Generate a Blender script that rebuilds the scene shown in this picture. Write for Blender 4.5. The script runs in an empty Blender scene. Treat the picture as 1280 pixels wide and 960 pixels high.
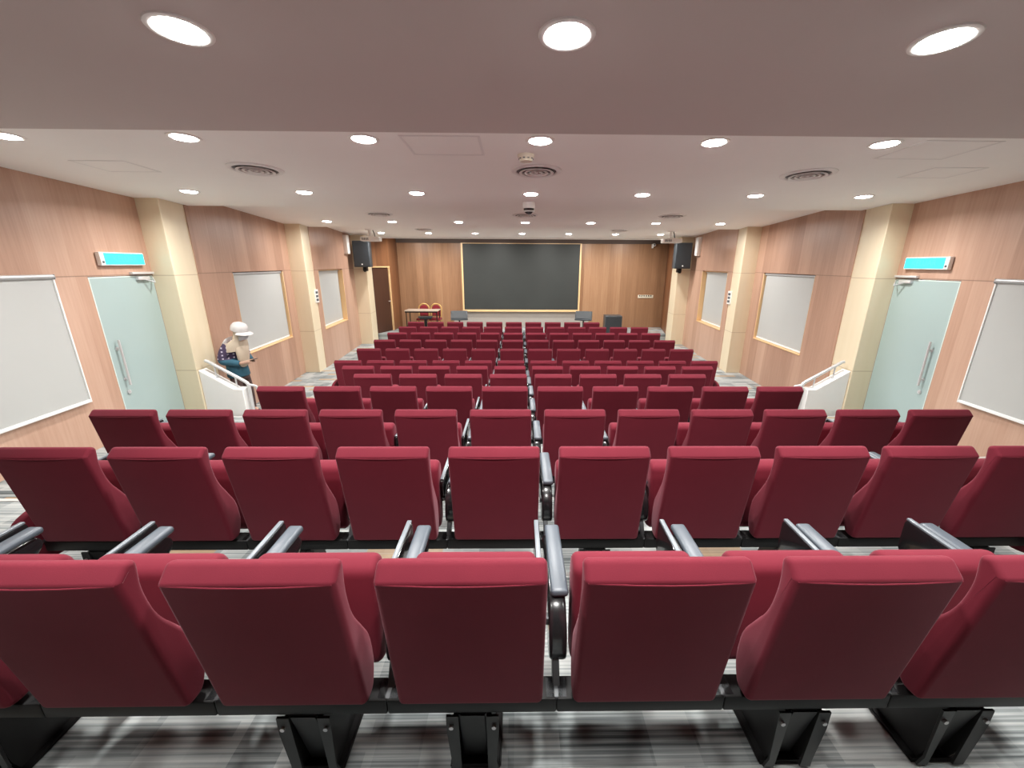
import bpy, bmesh, math, random
from math import radians as rad, sin, cos, pi
from mathutils import Vector, Matrix
random.seed(7)
sc = bpy.context.scene
COL = sc.collection

# ------------------------------------------------------------------ camera
F, PITCH, YAW, ROLL, CX, CY = 504.7, 16.268, -0.871, 0.296, 14.81, -2.59
cd = bpy.data.cameras.new('camera'); cam = bpy.data.objects.new('camera', cd); COL.objects.link(cam)
cd.sensor_width = 36.0; cd.sensor_fit = 'HORIZONTAL'; cd.lens = F / 1280 * 36
cd.shift_x = -CX / 1280; cd.shift_y = CY / 1280
cd.clip_start = 0.03
cam.matrix_world = Matrix.Translation((-0.157, 0, 2.53)) @ Matrix.Rotation(rad(YAW), 4, 'Z') @ Matrix.Rotation(rad(90 - PITCH), 4, 'X') @ Matrix.Rotation(rad(ROLL), 4, 'Z')
sc.camera = cam
sc.view_settings.view_transform = 'Standard'; sc.view_settings.look = 'None'
sc.view_settings.gamma = 1.0; sc.view_settings.use_curve_mapping = False
sc.view_settings.exposure = 0.26
try:
    sc.cycles.use_denoising = True
    sc.cycles.max_bounces = 10; sc.cycles.diffuse_bounces = 10; sc.cycles.glossy_bounces = 4
    sc.cycles.caustics_reflective = False; sc.cycles.caustics_refractive = False
    sc.cycles.sample_clamp_indirect = 6
except Exception:
    pass
w = bpy.data.worlds.new('world'); sc.world = w; w.use_nodes = True
w.node_tree.nodes['Background'].inputs[0].default_value = (0.8, 0.85, 0.9, 1)
w.node_tree.nodes['Background'].inputs[1].default_value = 0.1

# ------------------------------------------------------------------ materials
def s2l(c):
    return tuple(((x / 255) / 12.92 if x / 255 <= .04045 else ((x / 255 + .055) / 1.055) ** 2.4) for x in c) + (1,)
class NT:
    def __init__(s, name):
        s.m = bpy.data.materials.new(name); s.m.use_nodes = True
        s.t = s.m.node_tree; s.b = s.t.nodes['Principled BSDF']
    def n(s, typ, **kw):
        x = s.t.nodes.new(typ)
        for k, v in kw.items(): setattr(x, k, v)
        return x
    def l(s, a, b): s.t.links.new(a, b)
    def setb(s, **kw):
        for k, v in kw.items(): s.b.inputs[k.replace('_', ' ')].default_value = v
    def math(s, op, a, b=None, c=None):
        x = s.n('ShaderNodeMath', operation=op)
        for i, v in enumerate((a, b, c)):
            if v is None: continue
            if isinstance(v, (int, float)): x.inputs[i].default_value = v
            else: s.l(v, x.inputs[i])
        return x.outputs[0]
    def mix(s, f, a, b, mode='MIX'):
        x = s.n('ShaderNodeMix', data_type='RGBA', blend_type=mode)
        for i, v in ((0, f), (6, a), (7, b)):
            if isinstance(v, (int, float, tuple)): x.inputs[i].default_value = v
            else: s.l(v, x.inputs[i])
        return x.outputs[2]
    def pos(s, obj=False):
        if obj: return s.n('ShaderNodeTexCoord').outputs['Object']
        return s.n('ShaderNodeNewGeometry').outputs['Position']
    def scale(s, vec, v):
        x = s.n('ShaderNodeVectorMath', operation='MULTIPLY'); s.l(vec, x.inputs[0]); x.inputs[1].default_value = v
        return x.outputs[0]
    def noise(s, vec, scale, detail=3, rough=.5):
        x = s.n('ShaderNodeTexNoise'); s.l(vec, x.inputs['Vector']); x.inputs['Scale'].default_value = scale
        x.inputs['Detail'].default_value = detail; x.inputs['Roughness'].default_value = rough
        return x.outputs['Fac']
    def ramp(s, f, stops):
        x = s.n('ShaderNodeValToRGB'); s.l(f, x.inputs[0]); e = x.color_ramp.elements
        while len(e) < len(stops): e.new(.5)
        for el, (p, c) in zip(e, stops): el.position = p; el.color = c
        return x.outputs[0]
    def base(s, c): s.l(c, s.b.inputs['Base Color'])
    def bump(s, h, strength=.2, dist=.002):
        x = s.n('ShaderNodeBump'); x.inputs['Strength'].default_value = strength; x.inputs['Distance'].default_value = dist
        s.l(h, x.inputs['Height']); s.l(x.outputs[0], s.b.inputs['Normal'])

def plain(name, col, rough=.5, metal=0, var=.06, spec=.5, coat=0, nscale=14):
    k = NT(name); k.setb(Roughness=rough, Metallic=metal, Coat_Weight=coat); k.b.inputs['Specular IOR Level'].default_value = spec
    f = k.noise(k.pos(True), nscale, 4)
    a = tuple(x * (1 - var) for x in col[:3]) + (1,); b = tuple(min(1, x * (1 + var)) for x in col[:3]) + (1,)
    k.base(k.mix(f, a, b)); return k.m

def emit(name, col, strength):
    k = NT(name); k.setb(Roughness=.4); k.b.inputs['Base Color'].default_value = col
    k.b.inputs['Emission Color'].default_value = col; k.b.inputs['Emission Strength'].default_value = strength
    return k.m

def wood(name, axis, dark, mid, light, pw, seams=(), zsplit=True, rough=.42):
    """vertical veneer leaves, each with its own tone and grain; seams = heights of panel joints"""
    k = NT(name); k.setb(Roughness=rough)
    sep = k.n('ShaderNodeSeparateXYZ'); k.l(k.pos(), sep.inputs[0])
    u = sep.outputs[axis]; z = sep.outputs[2]
    cell = k.math('FLOOR', k.math('DIVIDE', u, pw))
    cell2 = k.math('FLOOR', k.math('DIVIDE', u, pw * 3.1))
    zc = k.math('GREATER_THAN', z, seams[0] if seams else 99)
    cv = k.n('ShaderNodeCombineXYZ'); k.l(cell, cv.inputs[0]); k.l(zc, cv.inputs[1])
    wn = k.n('ShaderNodeTexWhiteNoise', noise_dimensions='2D'); k.l(cv.outputs[0], wn.inputs['Vector'])
    cv2 = k.n('ShaderNodeCombineXYZ'); k.l(cell2, cv2.inputs[0]); k.l(zc, cv2.inputs[1])
    wn2 = k.n('ShaderNodeTexWhiteNoise', noise_dimensions='2D'); k.l(cv2.outputs[0], wn2.inputs['Vector'])
    sc_ = [1.5, 1.5, 1.5]; sc_[axis] = 26.0; sc_[2] = 1.1
    g = k.noise(k.scale(k.pos(), tuple(sc_)), 1.6, 6, .6)
    sc2 = [.5, .5, .5]; sc2[axis] = 3.2; sc2[2] = .35
    broad = k.noise(k.scale(k.pos(), tuple(sc2)), 1.0, 2)
    t = k.math('ADD', k.math('MULTIPLY', wn.outputs[0], .24), k.math('MULTIPLY', wn2.outputs[0], .16))
    t = k.math('ADD', t, k.math('MULTIPLY', g, .34))
    t = k.math('ADD', t, k.math('MULTIPLY', broad, .26))
    c = k.ramp(t, [(.25, dark), (.55, mid), (.85, light)])
    for s_ in seams:
        d = k.math('ABSOLUTE', k.math('SUBTRACT', z, s_))
        c = k.mix(k.math('MULTIPLY', k.math('LESS_THAN', d, .006), .55), c, (dark[0] * .35, dark[1] * .35, dark[2] * .35, 1))
    k.base(c); k.bump(g, .06); return k.m

def carpet():
    k = NT('striped_carpet'); k.setb(Roughness=.95); k.b.inputs['Specular IOR Level'].default_value = .1
    p = k.pos()
    fine = k.noise(k.scale(p, (.7, 62, 62)), 1.0, 3, .75)
    mid = k.noise(k.scale(p, (.45, 13, 13)), 1.0, 2, .6)
    br = k.n('ShaderNodeTexBrick'); k.l(k.scale(p, (1, 1, 0)), br.inputs['Vector'])
    br.inputs['Scale'].default_value = 1.0; br.inputs['Brick Width'].default_value = .52; br.inputs['Row Height'].default_value = .055
    br.inputs['Mortar Size'].default_value = 0; br.offset = .37; br.inputs['Bias'].default_value = 0
    br.inputs['Color1'].default_value = (0, 0, 0, 1); br.inputs['Color2'].default_value = (1, 1, 1, 1)
    br3 = k.n('ShaderNodeTexBrick'); k.l(k.scale(p, (1, 1, 0)), br3.inputs['Vector'])
    br3.inputs['Scale'].default_value = 1.0; br3.inputs['Brick Width'].default_value = .17; br3.inputs['Row Height'].default_value = .33
    br3.inputs['Mortar Size'].default_value = 0; br3.offset = .43; br3.inputs['Color1'].default_value = (0, 0, 0, 1); br3.inputs['Color2'].default_value = (1, 1, 1, 1)
    blot = br3.outputs['Color']
    sy_ = k.n('ShaderNodeSeparateXYZ'); k.l(p, sy_.inputs[0])
    line = k.math('SINE', k.math('ADD', k.math('MULTIPLY', sy_.outputs[1], 300), k.math('MULTIPLY', mid, 14)))
    t = k.math('ADD', k.math('MULTIPLY', fine, .58), k.math('MULTIPLY', mid, .26))
    t = k.math('ADD', t, k.math('MULTIPLY_ADD', line, .05, .015))
    t = k.math('ADD', t, k.math('MULTIPLY', br.outputs['Color'], .12))
    t = k.math('ADD', t, k.math('MULTIPLY', blot, .16))
    c = k.ramp(t, [(.34, (.045, .053, .056, 1)), (.47, (.19, .212, .215, 1)), (.58, (.33, .355, .352, 1)), (.72, (.50, .515, .505, 1))])
    # warm tan planks
    br2 = k.n('ShaderNodeTexBrick'); k.l(k.scale(p, (1, 1, 0)), br2.inputs['Vector'])
    br2.inputs['Scale'].default_value = 1.0; br2.inputs['Brick Width'].default_value = .50; br2.inputs['Row Height'].default_value = .11
    br2.inputs['Mortar Size'].default_value = 0; br2.offset = .31; br2.inputs['Color1'].default_value = (0, 0, 0, 1); br2.inputs['Color2'].default_value = (1, 1, 1, 1)
    tan = k.math('MULTIPLY', k.math('GREATER_THAN', br2.outputs['Color'], .925), k.math('MULTIPLY_ADD', fine, 1.1, .1))
    c = k.mix(tan, c, (.46, .30, .16, 1))
    k.base(c); k.bump(fine, .5, .004); return k.m

def fabric(name, c1, c2):
    k = NT(name); k.setb(Roughness=.85, Sheen_Weight=.14, Sheen_Roughness=.4); k.b.inputs['Specular IOR Level'].default_value = .25
    k.b.inputs['Sheen Tint'].default_value = (1, .62, .70, 1)
    o = k.pos(True); f = k.noise(o, 9, 3); weave = k.noise(o, 420, 2)
    c = k.mix(f, c1, c2); c = k.mix(k.math('MULTIPLY', weave, .3), c, (c1[0] * .5, c1[1] * .5, c1[2] * .5, 1))
    k.base(c); k.bump(weave, .15, .0015); return k.m

M = {}
M['carpet'] = carpet()
M['fabric'] = fabric('burgundy_upholstery', (.140, .0105, .023, 1), (.172, .0135, .028, 1))
M['red_chair'] = fabric('red_chair_fabric', (.22, .02, .03, 1), (.30, .03, .04, 1))
M['black'] = plain('black_plastic', (.012, .012, .013), .38, spec=.5)
M['black_gloss'] = plain('gloss_black_shell', (.010, .010, .011), .22, coat=.4)
M['black_metal'] = plain('black_painted_steel', (.007, .0068, .007), .5, spec=.25)
M['grey'] = plain('grey_arm_plastic', (.080, .096, .115), .34)
M['grey_edge'] = plain('pale_tablet_edge', (.16, .18, .20), .3)
M['black_plate'] = plain('charcoal_bracket_steel', (.016, .016, .016), .45, spec=.3)
M['steel'] = plain('brushed_steel', (.72, .72, .73), .30, .45, .04)
M['bracket'] = plain('grey_hinge_metal', (.10, .105, .11), .35, .6)
M['bolt'] = plain('zinc_bolt', (.5, .5, .5), .35, .8)
sideW = (s2l((158, 121, 102)), s2l((188, 152, 131)), s2l((208, 175, 156)))
M['wall_wood'] = wood('side_wall_veneer', 1, *sideW, .34, seams=(2.372,))
M['wall_wood_x'] = wood('stage_wall_veneer', 0, s2l((126, 91, 64)), s2l((158, 119, 88)), s2l((184, 146, 112)), .23)
M['wall_wood_y'] = wood('stage_side_veneer', 1, s2l((96, 60, 38)), s2l((134, 90, 60)), s2l((160, 114, 80)), .3)
M['dark_door'] = wood('dark_door_veneer', 0, s2l((58, 34, 24)), s2l((76, 46, 32)), s2l((92, 58, 40)), .5, rough=.5)
M['pale_wood'] = wood('pale_frame_wood', 2, s2l((206, 160, 108)), s2l((226, 184, 132)), s2l((240, 206, 158)), 2.0)
def cream():
    k = NT('cream_column_panel'); k.setb(Roughness=.4)
    sep = k.n('ShaderNodeSeparateXYZ'); k.l(k.pos(), sep.inputs[0]); z = sep.outputs[2]
    f = k.noise(k.scale(k.pos(), (6, 6, .6)), 1.2, 4)
    c = k.mix(f, s2l((222, 206, 174)), s2l((232, 219, 193)))
    for s_ in (2.355, .99):
        d = k.math('ABSOLUTE', k.math('SUBTRACT', z, s_))
        c = k.mix(k.math('MULTIPLY', k.math('LESS_THAN', d, .005), .5), c, s2l((150, 116, 78)))
    k.base(c); return k.m
M['cream'] = cream()
M['vent_grey'] = plain('vent_shadow_grey', (.16, .15, .15), .7)
M['white'] = plain('white_paint', (.84, .83, .81), .5, var=.02)
M['white_plastic'] = plain('white_plastic', (.86, .85, .82), .35, var=.02)
M['off_white'] = plain('ivory_plastic', (.78, .72, .58), .4, var=.02)
M['ceiling'] = plain('ceiling_paint', (.95, .94, .91), .85, var=.015, nscale=3)
M['ceiling_rear_dimmed'] = plain('rear_ceiling_painted_shade', (.64, .58, .555), .85, var=.015, nscale=3)  # dimness of the rear bay put into a darker ceiling colour
M['ceiling_dark'] = plain('dark_soffit', (.10, .07, .055), .7)
M['blind'] = plain('white_blind_fabric', (.47, .48, .468), .75, var=.015, nscale=4)
M['blind_rail'] = plain('white_blind_rail', (.85, .86, .85), .35, var=.01)
M['tube'] = plain('grey_roller_tube', (.50, .51, .52), .35, .3)
M['frost'] = plain('frosted_glass', (.38, .485, .478), .28, var=.03, nscale=1.2, coat=.15)
M['frost_edge'] = plain('glass_edge', (.72, .82, .78), .2, var=.02)
M['exit'] = emit('exit_sign_lit_face', (.03, .72, .80, 1), 1.1)
M['exit_txt'] = emit('exit_sign_letters', (.05, .62, .72, 1), .95)
M['lamp'] = emit('downlight_diffuser', (1, .98, .95, 1), 55)
M['screen'] = None
def ledscreen():
    k = NT('dark_led_screen'); k.setb(Roughness=.55); k.b.inputs['Specular IOR Level'].default_value = .35
    p = k.pos(); sep = k.n('ShaderNodeSeparateXYZ'); k.l(p, sep.inputs[0])
    gx = k.math('LESS_THAN', k.math('FRACT', k.math('DIVIDE', sep.outputs[0], .48)), .01)
    gz = k.math('LESS_THAN', k.math('FRACT', k.math('DIVIDE', sep.outputs[2], .27)), .018)
    g = k.math('MULTIPLY', k.math('MAXIMUM', gx, gz), .35)
    f = k.noise(p, 1.1, 2)
    c = k.mix(f, (.032, .035, .033, 1), (.043, .047, .044, 1))
    k.base(k.mix(g, c, (.04, .042, .04, 1))); return k.m
M['screen'] = ledscreen()
M['grey_panel'] = plain('grey_skirt_panel', (.34, .31, .28), .6)
M['speaker'] = plain('black_speaker_grille', (.020, .024, .028), .5)
M['speaker_top'] = plain('charcoal_speaker_case', (.035, .042, .048), .35)
M['gold'] = plain('gold_chair_frame', (.65, .40, .14), .35, .4)
M['table_top'] = plain('beige_table_top', (.42, .34, .27), .4)
M['skin'] = plain('skin', (.48, .30, .22), .5)
M['beige_cloth'] = fabric('beige_headscarf', (.52, .43, .33, 1), (.58, .49, .38, 1))
M['white_cloth'] = fabric('white_cap_cloth', (.58, .56, .55, 1), (.64, .62, .61, 1))
M['dark_cloth'] = fabric('dark_trouser_cloth', (.06, .035, .032, 1), (.09, .055, .05, 1))
M['mask_cloth'] = fabric('grey_mask_cloth', (.50, .50, .54, 1), (.58, .58, .62, 1))
def jacket():
    k = NT('navy_patterned_jacket'); k.setb(Roughness=.8)
    sep = k.n('ShaderNodeSeparateXYZ'); k.l(k.pos(True), sep.inputs[0])
    st = k.math('LESS_THAN', k.math('FRACT', k.math('DIVIDE', sep.outputs[2], .055)), .38)
    up = k.math('GREATER_THAN', sep.outputs[2], .98)
    vx = k.math('LESS_THAN', k.math('FRACT', k.math('DIVIDE', k.math('ADD', sep.outputs[0], sep.outputs[1]), .10)), .32)
    f = k.math('MULTIPLY', k.math('MULTIPLY', st, up), vx)
    body = k.mix(up, (.025, .10, .15, 1), (.05, .032, .075, 1))
    k.base(k.mix(f, body, (.50, .46, .55, 1))); return k.m
M['jacket'] = jacket()

# ------------------------------------------------------------------ mesh helpers
def finish(bm, name, mat, parent=None, sharp=38, loc=None, mats=None):
    bmesh.ops.remove_doubles(bm, verts=bm.verts, dist=1e-5)
    bmesh.ops.recalc_face_normals(bm, faces=bm.faces)
    me = bpy.data.meshes.new(name); bm.to_mesh(me); bm.free()
    for p in me.polygons: p.use_smooth = True
    me.set_sharp_from_angle(angle=rad(sharp))
    for m in (mats or [mat]): me.materials.append(m)
    o = bpy.data.objects.new(name, me); COL.objects.link(o)
    if parent: o.parent = parent
    if loc: o.location = loc
    return o
def box(bm, x0, x1, y0, y1, z0, z1, bev=0, seg=2, mtx=None):
    t = bmesh.new()
    bmesh.ops.create_cube(t, size=1)
    for v in t.verts: v.co = Vector(((x0 + x1) / 2 + v.co.x * (x1 - x0), (y0 + y1) / 2 + v.co.y * (y1 - y0), (z0 + z1) / 2 + v.co.z * (z1 - z0)))
    if bev: bmesh.ops.bevel(t, geom=t.edges[:], offset=bev, segments=seg, affect='EDGES', profile=.5, clamp_overlap=True)
    join(bm, t, mtx)
def join(bm, t, mtx=None):
    if mtx: bmesh.ops.transform(t, matrix=mtx, verts=t.verts)
    me = bpy.data.meshes.new('tmp'); t.to_mesh(me); t.free(); bm.from_mesh(me); bpy.data.meshes.remove(me)
def cyl(bm, p, q, r, seg=14, r2=None, cap=True):
    p, q = Vector(p), Vector(q); d = q - p
    t = bmesh.new(); bmesh.ops.create_cone(t, cap_ends=cap, segments=seg, radius1=r, radius2=r if r2 is None else r2, depth=d.length)
    m = Matrix.Translation((p + q) / 2) @ d.to_track_quat('Z', 'Y').to_matrix().to_4x4()
    join(bm, t, m)
def tube(bm, pts, r, seg=10):
    """swept tube along a polyline with mitred rings"""
    pts = [Vector(p) for p in pts]; rings = []
    up = Vector((0, 0, 1))
    for i, p in enumerate(pts):
        a = (pts[i] - pts[i - 1]).normalized() if i else (pts[1] - pts[0]).normalized()
        b = (pts[i + 1] - pts[i]).normalized() if i < len(pts) - 1 else a
        t = (a + b).normalized()
        if i == 0:
            n = t.cross(up) if abs(t.dot(up)) < .9 else t.cross(Vector((1, 0, 0)))
        else: n = n - t * n.dot(t)
        n.normalize(); bi = t.cross(n)
        k = 1 / max(.5, a.dot(t))
        rings.append([bm.verts.new(p + (n * cos(2 * pi * j / seg) + bi * sin(2 * pi * j / seg)) * r * k ** .5) for j in range(seg)])
    for A, B in zip(rings, rings[1:]):
        for j in range(seg): bm.faces.new((A[j], A[(j + 1) % seg], B[(j + 1) % seg], B[j]))
    bm.faces.new(rings[0][::-1]); bm.faces.new(rings[-1])
def lathe(bm, prof, seg=28, mtx=None, z=1):
    t = bmesh.new(); rings = []
    for r, h in prof:
        rings.append([t.verts.new((r * cos(2 * pi * j / seg), r * sin(2 * pi * j / seg), h)) for j in range(seg)] if r > 1e-6 else [t.verts.new((0, 0, h))])
    for A, B in zip(rings, rings[1:]):
        for j in range(seg):
            a0, a1 = A[j % len(A)], A[(j + 1) % len(A)]; b0, b1 = B[j % len(B)], B[(j + 1) % len(B)]
            f = [v for v in (a0, a1, b1, b0)]; u = []
            for v in f:
                if v not in u: u.append(v)
            if len(u) >= 3: t.faces.new(u)
    join(bm, t, mtx)
def round_poly(pts, n=4):
    """pts: (y,z,r) -> polygon with rounded corners"""
    out = []; N = len(pts)
    for i in range(N):
        p = Vector(pts[i][:2]); r = pts[i][2]
        a = Vector(pts[i - 1][:2]); b = Vector(pts[(i + 1) % N][:2])
        if r <= 0: out.append(tuple(p)); continue
        da, db = (a - p), (b - p); ra = min(r, da.length * .48); rb = min(r, db.length * .48)
        s, e = p + da.normalized() * ra, p + db.normalized() * rb
        for k in range(n + 1):
            t = k / n; q = s * (1 - t) ** 2 + p * 2 * t * (1 - t) + e * t * t; out.append(tuple(q))
    return out
def loft(bm, poly, x0, x1, r, steps=4, bulge=None, mtx=None):
    """extrude a (y,z) polygon along x with rounded end edges of radius r"""
    N = len(poly); P = [Vector(p) for p in poly]
    area = sum(P[i].x * P[(i + 1) % N].y - P[(i + 1) % N].x * P[i].y for i in range(N)); sg = 1 if area > 0 else -1
    nor = []
    for i in range(N):
        t = (P[(i + 1) % N] - P[i - 1]).normalized(); nor.append(Vector((-t.y, t.x)) * sg)  # inward
    xs = [(x0 + r * (1 - sin(a)), r * (1 - cos(a))) for a in [pi / 2 * (1 - k / steps) for k in range(steps + 1)]]
    xs = xs + [(x1 - (x - x0), i) for x, i in xs[::-1]]
    t = bmesh.new(); rings = []
    for x, ins in xs:
        ring = []
        for p, nn in zip(P, nor):
            q = p + nn * ins
            if bulge: q = q + Vector(bulge((x - (x0 + x1) / 2) / ((x1 - x0) / 2), p))
            ring.append(t.verts.new((x, q.x, q.y)))
        rings.append(ring)
    for A, B in zip(rings, rings[1:]):
        for j in range(N): t.faces.new((A[j], A[(j + 1) % N], B[(j + 1) % N], B[j]))
    t.faces.new(rings[0][::-1]); t.faces.new(rings[-1])
    join(bm, t, mtx)

def tag(o, label=None, cat=None, group=None, kind=None):
    if label: o['label'] = label
    if cat: o['category'] = cat
    if group: o['group'] = group
    if kind: o['kind'] = kind
    return o
def empty(name, loc=(0, 0, 0), rz=0):
    o = bpy.data.objects.new(name, None); COL.objects.link(o); o.location = loc; o.rotation_euler.z = rz; o.empty_display_size = .1
    return o
def kids(o): return [c for c in bpy.data.objects if c.parent == o]
def copy_tree(o, parent=None, only=None):
    c = o.copy(); COL.objects.link(c); c.parent = parent
    for ch in CH.get(o.name, []): copy_tree_in(ch, c)
    return c
CH = {}
ORD = ['zeroth', 'first', 'second', 'third', 'fourth', 'fifth', 'sixth', 'seventh', 'eighth', 'ninth', 'tenth', 'eleventh', 'twelfth']

# ------------------------------------------------------------------ the room
STEP = .136
ROWY = [.911, 1.852, 2.824, 3.841, 4.779, 5.732, 6.69, 7.682, 8.636, 9.577, 10.522, 11.428]
ROWZ = [.816, .698, .538, .408, .280, .142] + [0.0] * 6
EDGE = [ROWY[k + 1] + .08 for k in range(6)]          # front edge of each tier
YB, YE = -1.6, 15.55                                   # back and end of the hall
# stepped carpet floor
bm = bmesh.new()
prof = [(YB, ROWZ[0])]
for k in range(6): prof += [(EDGE[k], ROWZ[k]), (EDGE[k], ROWZ[k + 1])]
prof += [(YE, 0.0), (YE, -.2), (YB, -.2)]
loft(bm, prof, -5.45, 5.45, 0.0005, 1)
o = finish(bm, 'floor', M['carpet'], sharp=20); tag(o, 'grey striped carpet floor stepping down towards the stage', 'floor', kind='structure')
M['nosing'] = plain('aluminium_nosing', (.66, .66, .64), .4, .2)
for k in range(6):
    bm = bmesh.new(); box(bm, -5.0, 5.0, EDGE[k] - .035, EDGE[k] + .004, ROWZ[k] - .03, ROWZ[k] + .004, .002, 1)
    o = finish(bm, f'trim_{k+1}', M['nosing']); tag(o, 'pale metal nosing along a carpet step edge', 'step nosing', kind='structure')
# stage
bm = bmesh.new(); box(bm, -5.3, 5.45, 13.86, YE, -.02, .2, .006, 1)
o = finish(bm, 'stage_platform', M['carpet']); tag(o, 'low grey carpeted stage platform at the front', 'stage', kind='structure')

# side walls: bays that flare outwards towards the stage, each ending at a cream column
BAY = [((-4.98, 2.9), (-5.24, 5.95)), ((-4.98, 6.42), (-5.27, 9.52)), ((-4.98, 10.0), (-5.27, 13.12))]
WIN = [(2.98, 4.46, .99, 2.372), (7.24, 9.08, .925, 2.372), (10.2, 12.0, .925, 2.372)]
TH = .20
def frame_of(side, b):
    (xa, ya), (xb, yb) = BAY[b]
    A = Vector((xa * -side, ya, 0)) if side > 0 else Vector((xa, ya, 0)); B = Vector((xb * -side, yb, 0)) if side > 0 else Vector((xb, yb, 0))
    d = (B - A).normalized()
    n = Vector((-side * d.y * 1.0, side * d.x * 1.0, 0))           # inward (towards the room)
    if n.x * side > 0: n = -n
    m = Matrix(((d.x, n.x, 0, A.x), (d.y, n.y, 0, A.y), (0, 0, 1, 0), (0, 0, 0, 1)))
    return m, (B - A).length, d.y
def s_of(b, y):                                                     # distance along the bay for a world y
    (xa, ya), (xb, yb) = BAY[b]; return (y - ya) / ((yb - ya) / Vector((xb - xa, yb - ya)).length)
DOOR = (4.905, 5.87, .272, 2.362)
for side, nm in ((-1, 'left'), (1, 'right')):
    bm = bmesh.new()
    for b in range(3):
        m, L, _ = frame_of(side, b)
        holes = [(s_of(b, WIN[b][0]), s_of(b, WIN[b][1]), WIN[b][2], WIN[b][3])]
        if b == 0: holes.append((s_of(0, DOOR[0]), s_of(0, DOOR[1]), DOOR[2], DOOR[3]))
        s = -.05
        for h0, h1, z0, z1 in holes:
            box(bm, s, h0, -TH, 0, -.1, 3.7, mtx=m)
            if z0 > .3: box(bm, h0, h1, -TH, 0, -.1, z0, mtx=m)
            else: box(bm, h0, h1, -TH, 0, -.1, z0 - .002, mtx=m)
            box(bm, h0, h1, -TH, 0, z1, 3.7, mtx=m); s = h1
        box(bm, s, L + .1, -TH, 0, -.1, 3.7, mtx=m)
    box(bm, 4.98 if side > 0 else -5.2, 5.2 if side > 0 else -4.98, YB, 2.92, -.1, 3.7)
    o = finish(bm, 'wall_' + nm, M['wall_wood']); tag(o, f'wood veneer side wall on the {nm} with covered windows', 'wall', kind='structure')
# columns
CLAB = {0: 'beside the glass door', 1: 'between the two recessed windows', 2: 'below the wall speaker by the stage'}
for side, nm in ((-1, 'left'), (1, 'right')):
    for c, (y0, y1) in enumerate(((5.872, 6.46), (9.49, 10.06), (13.10, 13.78))):
        bm = bmesh.new()
        xi = 4.93 if c < 2 else 4.87; xf = xi + .07
        v = [(xi, y0), (xf, y1), (5.36, y1), (5.36, y0)]
        t = [(x * side, y) for x, y in v]
        lo = [bm.verts.new((x, y, -.05)) for x, y in t]; hi = [bm.verts.new((x, y, 3.62)) for x, y in t]
        for j in range(4): bm.faces.new((lo[j], lo[(j + 1) % 4], hi[(j + 1) % 4], hi[j]))
        bm.faces.new(lo[::-1]); bm.faces.new(hi)
        bmesh.ops.recalc_face_normals(bm, faces=bm.faces)
        bmesh.ops.bevel(bm, geom=[e for e in bm.edges if abs((e.verts[0].co - e.verts[1].co).z) > 1], offset=.006, segments=1, affect='EDGES')
        o = finish(bm, 'column', M['cream']); tag(o, f'cream panelled column on the {nm} wall {CLAB[c]}', 'column', kind='structure')
# back wall, stage walls
bm = bmesh.new(); box(bm, -5.2, 5.2, YB - .15, YB, .7, 3.7); o = finish(bm, 'wall_back', M['dark_door']); tag(o, 'wood veneer wall behind the camera', 'wall', kind='structure')
bm = bmesh.new(); box(bm, -4.62, 5.42, YE, YE + .15, 0, 3.7); o = finish(bm, 'wall_stage', M['wall_wood_x']); tag(o, 'brown wood veneer wall behind the stage', 'wall', kind='structure')
def slab(bm, p, q, z0, z1, th, outward, holes=()):
    """vertical wall from p to q (xy), thickness away from the room"""
    A, B = Vector((*p, 0)), Vector((*q, 0)); d = (B - A).normalized(); n = Vector((*outward, 0)); n = (n - d * n.dot(d)).normalized()
    m = Matrix(((d.x, n.x, 0, A.x), (d.y, n.y, 0, A.y), (0, 0, 1, 0), (0, 0, 0, 1)))
    box(bm, 0, (B - A).length, 0, th, z0, z1, mtx=m); return m, (B - A).length
bm = bmesh.new(); slab(bm, (4.94, 13.7), (5.36, YE), 0, 3.7, .12, (1, 0)); o = finish(bm, 'wall_stage_right', M['wall_wood_y']); tag(o, 'brown veneer return wall at the right of the stage', 'wall', kind='structure')
bm = bmesh.new()
Pd0, Pd1 = (-4.985, 13.82), (-4.66, 14.75)
mD, LD = slab(bm, Pd0, Pd1, 2.44, 3.7, .12, (-1, 0)); slab(bm, Pd1, (-4.58, YE), 0, 3.7, .12, (-1, 0))
o = finish(bm, 'wall_stage_left', M['wall_wood_y']); tag(o, 'brown veneer return wall over the dark stage door', 'wall', kind='structure')
bm = bmesh.new(); box(bm, -2.6, 2.55, YE - .035, YE - .002, .2, .80, .004, 1); o = finish(bm, 'trim_7', M['grey_panel']); tag(o, 'grey panel strip under the large screen', 'panel', kind='structure')
# ceiling: four bays sloping down to the stage, each stepping up from the last
SECS = [(YB, 3.55, 2.90, 3.325), (2.90, 3.45, 6.45, 3.325), (6.45, 3.47, 10.0, 3.33), (10.0, 3.47, 13.55, 3.335)]
bm = bmesh.new()
for y0, z0, y1, z1 in SECS[1:]:
    loft(bm, [(y0, z0), (y1, z1), (y1, 3.75), (y0, 3.75)], -5.4, 5.4, .0005, 1)
o = finish(bm, 'ceiling', M['ceiling'], sharp=10); tag(o, 'pale pinkish ceiling in sloping stepped bays', 'ceiling', kind='structure')
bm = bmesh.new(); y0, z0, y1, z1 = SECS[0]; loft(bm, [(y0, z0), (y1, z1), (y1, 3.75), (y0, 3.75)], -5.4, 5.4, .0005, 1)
o = finish(bm, 'ceiling', M['ceiling_rear_dimmed'], sharp=10); tag(o, 'rear ceiling bay over the camera with its shade painted in mauve', 'ceiling', kind='structure')
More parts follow.
